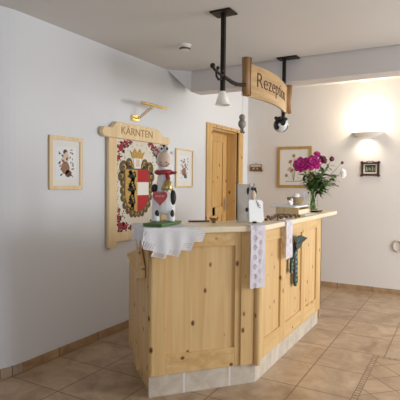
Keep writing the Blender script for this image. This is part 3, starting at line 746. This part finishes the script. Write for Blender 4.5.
# green board
gb = MB(); gc = Vector((1.03, 2.58, 0)); g1 = Vector((-.022, .155, 0)); g2 = Vector((.068, .010, 0))
gq = [gc-g1-g2, gc+g1-g2, gc+g1+g2, gc-g1+g2]
gb.prism([(q.x, q.y) for q in gq], lambda a, b, t: Vector((a, b, t)), ZC+.005, ZC+.025)
tag(gb.build('green_board', GREENB, None, bevel=.003), 'green painted rectangular board on the lace doily carrying the cow figure', 'board')
ZG = ZC+.025
# tall cow figure
cw = thing('cow_figure', 'tall black and white wooden cow figure with red scarf, brass bell and red heart', 'cow figure', (1.018, 2.60, ZG))
Fc, U, Nn = ff(1.018, 2.60, ZG, -12); E = emat(U, Nn)
bd = MB()
bd.ell(Fc(0, .155, 0), (.078, .045, .105), 0, E).ell(Fc(.0, .115, 0), (.080, .045, .07), 0, E).tube([Fc(0, .20, 0), Fc(0, .27, 0), Fc(0, .33, 0)], [.058, .046, .034], 16)
for s in (-1, 1):
    bd.tube([Fc(s*.048, .10, 0), Fc(s*.052, .05, .005), Fc(s*.052, .0, .01)], [.034, .027, .030], 12)
bd.tube([Fc(0, .33, 0), Fc(0, .40, 0)], [.034, .030], 12).ell(Fc(.0, .415, -.004), (.050, .03, .070), 0, E)
bd.build('body', WHITEP, cw, remesh=.006)
MB().ell(Fc(.002, .418, .014), (.044, .029, .058), 0, E).build('muzzle', SKIN, cw, smooth=True)
for a in (-.020, .018): MB().ell(Fc(a, .400, .040), (.005, .005, .006), 0, E).build('nostril', INK2, cw)
MB().tube([Fc(-.034, .392, .032), Fc(-.012, .374, .040), Fc(.016, .374, .040), Fc(.038, .394, .032)], .0028, 6).build('mouth', INK2, cw)
for s in (-1, 1):
    e = MB().ell(Fc(.0+s*.020, .492, .014), (.020, .018, .022), 0, E).build('eye', WHITEP, cw, smooth=True)
    MB().ell(Fc(s*.018+.003, .492, .029), (.008, .006, .010), 0, E).build('pupil', BLACKP, e, smooth=True)
MB().ell(Fc(0, .508, -.008), (.016, .012, .014), 0, E).build('forelock', BLACKP, cw, smooth=True)
for s in (-1, 1): MB().ell(Fc(s*.056, .468, -.004), (.014, .009, .010), 0, E).build('ear', WHITEP, cw, smooth=True)
MB().tube([Fc(.048*math.cos(t*.5236), .335+.004*math.sin(t), .04*math.sin(t*.5236)+.004) for t in range(13)], .015, 10, 0, False).tube([Fc(.02, .325, .045), Fc(.03, .29, .05), Fc(.02, .255, .055)], [.012, .014, .010]).tube([Fc(.04, .334, .03), Fc(.075, .330, .03), Fc(.085, .340, .03)], [.010, .010, .008]).build('scarf', REDP, cw, smooth=True)
bell = thing_b = MB()
Cb = Fc(.022, .215, .068)
MB().lathe([(.0, .066), (.014, .065), (.028, .054), (.034, .030), (.040, .004), (.036, .0), (.0, .006)], tuple(Cb), 20).tube([Cb+Vector((0, 0, .052)), Cb+Vector((0, 0, .07))], .006, 8).ell(Cb+Vector((0, 0, -.002)), (.008, .008, .008)).build('bell', BRASSD, cw, smooth=True)
hp = []
for i in range(28):
    t = 2*math.pi*i/28; hp.append((16*math.sin(t)**3/16, (13*math.cos(t)-5*math.cos(2*t)-2*math.cos(3*t)-math.cos(4*t))/16))
ho = MB().prism([(-.026+x*.050, .165+y*.056) for x, y in hp], Fc, .058, .070); hh = ho.build('heart', HEART, cw, bevel=.002)
m = MB()
for i in range(6): m.fbox(lambda a, b, t: Fc(a, b, t), -.054+.010*i, -.048+.010*i, .170+.003*(i % 2), .178+.003*(i % 2), .0702, .0712)
m.build('pale_script', PINKISH, hh)
for a, b, rx, rz, t in [(-.060, .225, .024, .030, .020), (.064, .165, .022, .052, .022), (-.044, .060, .018, .030, .018), (.058, .055, .016, .034, .018)]:
    MB().ell(Fc(a, b, t), (rx, .020, rz), 0, E).build('black_patch', BLACKP, cw, smooth=True)

# grey card board + small cow ornament with white notice
Fk, U, Nn = ff(1.385, 3.215, ZC, 6)
tag(MB().prism([(-.042, 0), (.07, 0), (.07, .28), (.067, .285), (-.039, .285), (-.042, .28)], lambda a, b, t: Fk(a-.045, b, t-.03-b*.05), 0, .012).build('display_card', MAT_G, None, bevel=.002), 'upright taupe grey card board standing behind the small cow ornament', 'board')
co = thing('cow_ornament', 'small white and black cow ornament holding a blank white notice board on the counter bend', 'ornament', (1.43, 3.19, ZC))
Fo, U, Nn = ff(1.432, 3.150, ZC, 8); E = emat(U, Nn)
m = MB().ell(Fo(0, .09, 0), (.05, .03, .085), 0, E).ell(Fo(-.005, .215, .0), (.026, .024, .045), 0, E).tube([Fo(0, .14, 0), Fo(-.003, .20, 0)], [.03, .02])
m.build('body', WHITEP, co, remesh=.005)
MB().ell(Fo(-.002, .205, .022), (.021, .018, .036), 0, E).build('muzzle', SKIN, co, smooth=True)
MB().ell(Fo(-.010, .252, .020), (.012, .010, .012), 0, E).ell(Fo(.014, .250, .020), (.012, .010, .012), 0, E).ell(Fo(.028, .228, .01), (.008, .01, .018), 0, E).ell(Fo(-.030, .235, -.004), (.012, .01, .028), 0, E).build('face_patches', BLACKP, co, smooth=True)
for s in (-1, 1): MB().tube([Fo(s*.012, .262, 0), Fo(s*.022, .278, 0), Fo(s*.018, .295, 0)], [.007, .006, .003], 8).build('horn', MAT_G, co)
MB().prism([(-.062, .012), (.045, .004), (.066, .02), (.066, .155), (.052, .168), (-.055, .172), (-.060, .15)], lambda a, b, t: Fo(a+.006, b, t-b*.12), .05, .06).build('notice_board', PAPERW, co, bevel=.002)
MB().tube([Fo(.012, .165, .045), Fo(.022, .14, .045), Fo(.03, .12, .052), Fo(.045, .11, .054)], .0022, 6).tube([Fo(.03, .15, .045), Fo(.025, .135, .046), Fo(.045, .13, .052)], .0018, 6).build('pencil_bow', INK3, co)
MB().ell(Fo(-.068, .10, .04), (.010, .014, .016), 0, E).build('hoof', BLACKP, co, smooth=True); MB().ell(Fo(-.012, .008, .06), (.020, .014, .008), 0, E).build('hoof', BLACKP, co, smooth=True)

# pen and dark trinket at the rear edge of the bar
tag(MB().tube([(1.035, 2.905, ZC+.007), (1.15, 3.01, ZC+.007), (1.157, 3.016, ZC+.007)], [.006, .006, .002], 8).build('pen', DARKF, None), 'thin dark pen lying along the rear edge of the bar top', 'pen')
tk = thing('trinket', 'small brown horned trinket dish beside the pen on the bar', 'trinket', (1.215, 2.965, ZC))
MB().lathe([(.0, 0), (.018, 0), (.010, .008), (.026, .020), (.033, .034), (.028, .034), (.018, .022), (0, .018)], (1.215, 2.965, ZC), 18).build('dish', BROWNF, tk)
for s in (-1, 1): MB().tube([Vector((1.215, 2.965, ZC+.030))+u*s*.026, Vector((1.215, 2.965, ZC+.038))+u*s*.032, Vector((1.215, 2.965, ZC+.045))+u*s*.026], [.006, .005, .002], 8).build('horn', BROWNF, tk)

# nuts scattered on the bar
rn = random.Random(21)
def nut_parts(t):
    x, y, z = t.location
    MB().ell((x, y, z+.011), (.015, .012, .011), 0, None, 12, 8).build('shell', NUT, t, smooth=True)
    MB().ell((x+.002, y, z+.021), (.008, .006, .004), 0, None, 10, 6).build('cap', NUTP, t, smooth=True)
NL = 'small brown nut with a pale cap among those scattered on the bar'
nt0 = thing('nut', NL, 'nut', (1.47, 3.35, ZC+.001), 'brown nuts scattered on the bar'); nut_parts(nt0)
pts_ = [(1.47, 3.35)]
tries = 0
while len(pts_) < 26 and tries < 4000:
    tries += 1
    x = rn.uniform(1.36, 1.57); y = rn.uniform(3.30, 3.95)
    if x > 1.50 and 3.53 < y < 3.73: continue
    if abs(y-3.17) < .13 and x < 1.5: continue
    if all(math.hypot(x-a, y-b) > .034 for a, b in pts_): pts_.append((x, y))
for x, y in pts_[1:]:
    c_ = copy_tree(nt0); c_.location = (x, y, ZC+.001); c_.rotation_euler.z = rn.uniform(0, 6); k_ = rn.uniform(.8, 1.2); c_.scale = (k_, k_, k_)
# brochure box with white board on top
Fs, U, Nn = ff(1.38, 4.12, ZC, 35)
xb = thing('leaflet_box', 'low pale wooden box with sloping front under the white tray', 'box', (1.38, 4.3, ZC))
MB().box(1.27, 1.50, 4.10, 4.47, ZC, ZC+.012).box(1.27, 1.285, 4.10, 4.47, ZC, ZC+.0715).box(1.285, 1.49, 4.10, 4.115, ZC, ZC+.0715).box(1.285, 1.49, 4.455, 4.47, ZC, ZC+.0715).build('box', PINE_PALE, xb, bevel=.002)
MB().prism([(4.115, ZC+.012), (4.455, ZC+.012), (4.455, ZC+.05), (4.115, ZC+.05)], frame((1.47, 0, 0), (0, 1, 0), (1, 0, 0)), 0, .012).build('front_board', PINE_TOP, xb)
for i, (dx, lab) in enumerate([(.0, 'topmost'), (.02, 'lower')]):
    tag(MB().box(1.50-.0, 1.565-.01*i, 4.05+.05*i, 4.40+.04*i, ZC+.005*(1-i), ZC+.005*(1-i)+.004).build('leaflet', [PAPER, MAT_G][i], None), ['pale leaflet lying on top in front of the wooden box', 'grey leaflet half hidden beneath the pale leaflet before the wooden box'][i], 'leaflet')
tray = MB(); tray.prism([(-.20, -.13), (.20, -.13), (.215, -.115), (.215, .115), (.20, .13), (-.20, .13), (-.215, .115), (-.215, -.115)], lambda a, b, t: Vector((1.355-b, 4.24+a*.92, t)), ZC+.072, ZC+.088)
tag(tray.build('white_tray', PAPERW, None, bevel=.004), 'white rectangular tray resting on the wooden box left of the vase', 'tray')
ZR = ZC+.088
# white bird figurine
bf = thing('bird_figurine', 'small white bird figurine with dark beak on the white tray left of the basket', 'figurine', (1.40, 4.14, ZR))
MB().ell((1.40, 4.14, ZR+.024), (.022, .034, .024)).ell((1.40, 4.165, ZR+.052), (.015, .016, .018)).tube([(1.40, 4.12, ZR+.03), (1.40, 4.095, ZR+.040), (1.40, 4.08, ZR+.046)], [.018, .012, .005]).tube([(1.40, 4.15, ZR+.03), (1.40, 4.163, ZR+.05)], [.016, .012]).build('body', PETALW, bf, remesh=.003)
MB().tube([(1.405, 4.178, ZR+.052), (1.41, 4.195, ZR+.048)], [.005, .001], 8).ell((1.413, 4.17, ZR+.057), (.003, .003, .003)).build('beak', BLACKP, bf)
# basket with blossom
bs = thing('basket', 'small round wicker basket on the white tray beside the vase', 'basket', (1.39, 4.36, ZR))
m = MB()
for i in range(7):
    z = ZR+.008+i*.010; rr = .050+.026*math.sin(i/6*1.5)
    m.tube([(1.385+rr*math.cos(t*math.pi/12)*1.0, 4.33+rr*1.1*math.sin(t*math.pi/12), z+.002*math.sin(t*3+i*math.pi)) for t in range(25)], .0055, 6, 0, False)
m.lathe([(0, 0), (.048, 0), (.070, .065)], (1.385, 4.33, ZR+.001), 20)
m.build('bowl', WICKER, bs, smooth=True)
bw = MB().ell((1.38, 4.36, ZR+.088), (.035, .04, .026)).ell((1.395, 4.30, ZR+.08), (.035, .035, .022)); tag(bw.build('folded_napkin', PETALW, None, remesh=.004), 'crumpled white napkin sitting in the wicker basket', 'napkin')
m = MB()
for i in range(6):
    an = i*math.pi/3; m.ell((1.43+.004, 4.43+.016*math.cos(an), ZR+.098+.016*math.sin(an)), (.006, .011, .011))
m.tube([(1.43, 4.43, ZR+.09), (1.425, 4.40, ZR+.05)], .003, 6)
tag(m.build('blue_blossom', INKB, None, smooth=True), 'pale blue blossom sticking out of the wicker basket', 'flower')

# ------------------------------------------------------------------ vase of peonies
vx, vy = 1.425, 4.79
pt = MB().lathe([(0, 0), (.085, 0), (.098, .012), (.096, .016), (.083, .006), (0, .005)], (vx, vy, ZC), 36)
for i in range(14):
    an = i*math.pi/7; pt.ell((vx+.094*math.cos(an), vy+.094*math.sin(an), ZC+.016), (.010, .010, .006))
tag(pt.build('glass_plate', GLASS, None, smooth=True), 'clear glass plate with beaded rim beneath the flower vase', 'plate')
vs_ = thing('flower_vase', 'clear glass cylinder vase holding the peonies', 'vase', (vx, vy, ZC+.006))
zv = ZC+.007
MB().lathe([(0, 0), (.046, 0), (.050, .006), (.049, .08), (.052, .17), (.056, .20), (.053, .20), (.049, .17), (.046, .08), (.046, .012), (0, .010)], (vx, vy, zv), 36).build('glass', GLASS, vs_, smooth=True)
MB().lathe([(0, .013), (.0455, .0135), (.0455, .12), (0, .12)], (vx, vy, zv), 36).build('water', WATER, vs_)
# targets (offset right = +u-ish in view, up); right in view is (cos yaw, sin yaw)
RV = Vector((.87, .494, 0)); FV = Vector((-.494, .87, 0))
def vp(dx, dz, dd=0): return Vector((vx, vy, ZC+dz))+RV*dx+FV*dd
px = .0108   # metres per pixel at the vase
def fpos(X, Y, dd=0): return vp((X-311.5)*px, (212-Y)*px, dd)
rf = random.Random(5)
def leafblade(mb, base, d, L, w_, mi=0, curl=.3):
    d = d.normalized(); side = d.cross(Vector((rf.uniform(-.3, .3), rf.uniform(-.3, .3), 1))).normalized(); up = side.cross(d)
    prev = None; rows = []
    for i in range(6):
        t = i/5; c_ = base+d*L*t-Vector((0, 0, 1))*curl*L*t*t; ww = w_*math.sin(math.pi*(t*.88+.08))
        rows.append((c_-side*ww+up*ww*.25, c_, c_+side*ww+up*ww*.25))
    vs = [p for r_ in rows for p in r_]
    fs = [(i*3+k_, i*3+k_+1, (i+1)*3+k_+1, (i+1)*3+k_) for i in range(5) for k_ in range(2)]
    mb.add(vs, fs, mi)
def flower(kind, X, Y, dd, rad, m_, name, label, group):
    top = fpos(X, Y, dd); an = rf.uniform(0, 6.28); foot = Vector((vx+.028*math.cos(an), vy+.028*math.sin(an), zv+.016))
    neck = Vector((vx, vy, zv+.19))+(top-Vector((vx, vy, top.z)))*.16
    neck = Vector((vx, vy, zv+.19))+Vector((max(-.035, min(.035, neck.x-vx)), max(-.035, min(.035, neck.y-vy)), 0))
    t = thing(name, label, 'flower', tuple(foot), group)
    mid = neck*.45+top*.55+Vector((0, 0, .02))
    stem = MB().tube([foot, foot*.5+neck*.5, neck, mid, top], [.0035, .0035, .0033, .003, .0028], 8); stem.build('stem', STEM, t, smooth=True)
    b = MB(); out = ((top-Vector((vx, vy, top.z-.10))).normalized()*.6-FV*.8).normalized()
    if kind == 'bloom':
        for ring, (cnt, tilt_, pr) in enumerate([(9, 1.35, 1.0), (9, .95, .92), (8, .55, .80), (6, .2, .62)]):
            for i in range(cnt):
                a_ = 2*math.pi*i/cnt+ring*.4+rf.uniform(-.2, .2)
                X_ = out.orthogonal().normalized(); Y_ = out.cross(X_)
                rd = X_*math.cos(a_)+Y_*math.sin(a_)
                d = (rd*math.sin(tilt_)+out*math.cos(tilt_)).normalized()
                sd_ = out.cross(rd).normalized(); nr = d.cross(sd_)
                M3 = Matrix((sd_, nr, d)).transposed()
                b.ell(top+d*rad*pr*.55, (rad*.34, rad*.10, rad*pr*.52), 0, M3, 8, 6)
        b.build('petals', m_, t, smooth=True)
    else:
        b.ell(top, (rad*.8, rad*.8, rad), 0, None, 12, 8)
        for i in range(4):
            a_ = i*1.57; b.ell(top+Vector((math.cos(a_), math.sin(a_), -.2))*rad*.35, (rad*.6, rad*.6, rad*.8), 0, None, 8, 6)
        b.build('bud', m_, t, smooth=True)
    lv = MB()
    for i in range(8):
        tt = rf.uniform(.1, 1.0); base = neck*(1-tt)+mid*tt
        a_ = rf.uniform(0, 6.28); dirv = Vector((math.cos(a_), math.sin(a_), rf.uniform(-.2, .8)))
        for q in (-.5, 0, .5):
            dv = Matrix.Rotation(q, 3, 'Z')@dirv; leafblade(lv, base, dv, rf.uniform(.08, .14), rf.uniform(.013, .021), rf.choice([0, 0, 1]), rf.uniform(.1, .7))
    o = lv.build('leaves', [LEAF, LEAF2], t, smooth=True)
    return t
flower('bloom', 299.5, 167, -.03, .088, PEONY, 'peony', 'large magenta peony bloom at the left of the bouquet', 'peonies in the glass vase')
flower('bloom', 309, 165.5, -.06, .088, PEONY, 'peony', 'large magenta peony bloom at the centre of the bouquet', 'peonies in the glass vase')
flower('bloom', 314.5, 157, .0, .042, PEONY, 'peony', 'small magenta peony bloom at the top of the bouquet', 'peonies in the glass vase')
flower('bloom', 319.5, 162, -.02, .050, PEONYD, 'peony', 'dark maroon half open peony right of the small magenta bloom', 'peonies in the glass vase')
flower('bud', 329, 160.5, .0, .028, PEONYD, 'peony_bud', 'maroon peony bud at the upper right of the bouquet', 'peonies in the glass vase')
flower('bud', 340, 164, .03, .017, PEONYD, 'peony_bud', 'tiny dark bud at the far right tip of the bouquet', 'peonies in the glass vase')
flower('bloom', 339, 174.5, .0, .052, PETALW, 'peony', 'drooping white bloom at the right of the bouquet', 'peonies in the glass vase')
# green filler twigs
def twig(X, Y, dd, label):
    top = fpos(X, Y, dd); foot = Vector((vx+rf.uniform(-.025, .025), vy+rf.uniform(-.025, .025), zv+.016)); neck = Vector((vx+rf.uniform(-.03, .03), vy+rf.uniform(-.03, .03), zv+.195))
    t = thing('leafy_twig', label, 'foliage', tuple(foot), 'leafy twigs among the peonies')
    MB().tube([foot, neck, neck*.4+top*.6+Vector((0, 0, .025)), top], .003, 8).build('stem', STEM, t)
    lv = MB()
    for i in range(13):
        tt = .05+.95*i/12; b_ = neck*(1-tt)+top*tt+Vector((0, 0, .03*math.sin(math.pi*tt)))
        a_ = rf.uniform(0, 6.28); dv = (top-neck).normalized()*.6+Vector((math.cos(a_), math.sin(a_), rf.uniform(-.4, .5)))
        leafblade(lv, b_, dv, rf.uniform(.06, .12), rf.uniform(.011, .019), rf.choice([0, 0, 1]), rf.uniform(.1, .8))
    lv.build('leaves', [LEAF, LEAF2], t, smooth=True)
twig(332, 178, -.05, 'leafy green twig reaching right below the maroon bud')
twig(300, 181, -.03, 'leafy green twig drooping left beneath the left magenta bloom')
twig(322, 170, -.09, 'leafy green twig rising in front of the dark maroon peony')
twig(334, 186, .02, 'leafy green twig drooping lowest at the right of the vase')
twig(309, 178, -.10, 'leafy green twig hanging in front of the vase rim below the central bloom')

twig(318, 180, -.08, 'leafy green twig spreading low just right of the vase rim')
twig(326, 168, -.03, 'leafy green twig standing between the dark maroon peony and the maroon bud')
twig(303, 175, -.06, 'leafy green twig tucked directly under the two large magenta blooms')

# ------------------------------------------------------------------ camera
yaw, pitch, roll_ = .51616, .03699, .010166
Fw = Vector((-math.sin(yaw)*math.cos(pitch), math.cos(yaw)*math.cos(pitch), -math.sin(pitch)))
Rt = Vector((math.cos(yaw), math.sin(yaw), 0)); Up = Rt.cross(Fw)
R2 = Rt*math.cos(roll_)+Up*math.sin(roll_); U2 = Up*math.cos(roll_)-Rt*math.sin(roll_)
cam = bpy.data.cameras.new('camera'); cam.sensor_width = 36; cam.lens = 460.76/400*36; cam.clip_start = .05
co_ = bpy.data.objects.new('camera', cam); C.objects.link(co_)
M4 = Matrix((R2, U2, -Fw)).transposed().to_4x4(); M4.translation = Vector((2.78, 0, 1.4)); co_.matrix_world = M4
bpy.context.scene.camera = co_

# ------------------------------------------------------------------ light
def area(name, loc, target, sx, sy, power, col):
    l = bpy.data.lights.new(name, 'AREA'); l.shape = 'RECTANGLE'; l.size = sx; l.size_y = sy; l.energy = power; l.color = col
    o = bpy.data.objects.new(name, l); C.objects.link(o); o.location = loc
    o.rotation_euler = (Vector(target)-Vector(loc)).to_track_quat('-Z', 'Y').to_euler(); return o
area('window_daylight', (XR-.15, 4.35, 1.45), (0, 5.2, 1.3), 2.6, 1.4, 128, (.91, .96, 1))
area('added_cool_fill', (3.9, -2.2, 1.7), (1.0, 3.5, 1.1), 2.6, 1.8, 28, (.82, .91, 1))  # unseen weak cool fill added behind the camera, not an actual entrance
def point(name, loc, power, col, size=.04):
    l = bpy.data.lights.new(name, 'POINT'); l.energy = power; l.color = col; l.shadow_soft_size = size
    o = bpy.data.objects.new(name, l); C.objects.link(o); o.location = loc; return o
point('sconce_light_up', (1.695, YB-.12, 2.22), 13, (1, .84, .62), .08)
sp = bpy.data.lights.new('sconce_light_down', 'SPOT'); sp.energy = 5; sp.color = (1, .88, .70); sp.spot_size = R(125); sp.spot_blend = 1; sp.shadow_soft_size = .03
so_ = bpy.data.objects.new('sconce_light_down', sp); C.objects.link(so_); so_.location = (1.695, YB-.13, 1.995)
so_.rotation_euler = Vector((0, .6, -1)).to_track_quat('-Z', 'Y').to_euler()
wd = bpy.data.worlds.new('world'); wd.use_nodes = True; bpy.context.scene.world = wd
wd.node_tree.nodes['Background'].inputs[0].default_value = (.82, .87, 1, 1); wd.node_tree.nodes['Background'].inputs[1].default_value = .5
vs = bpy.context.scene.view_settings; vs.view_transform = 'Standard'; vs.look = 'None'; vs.exposure = 0; vs.gamma = 1
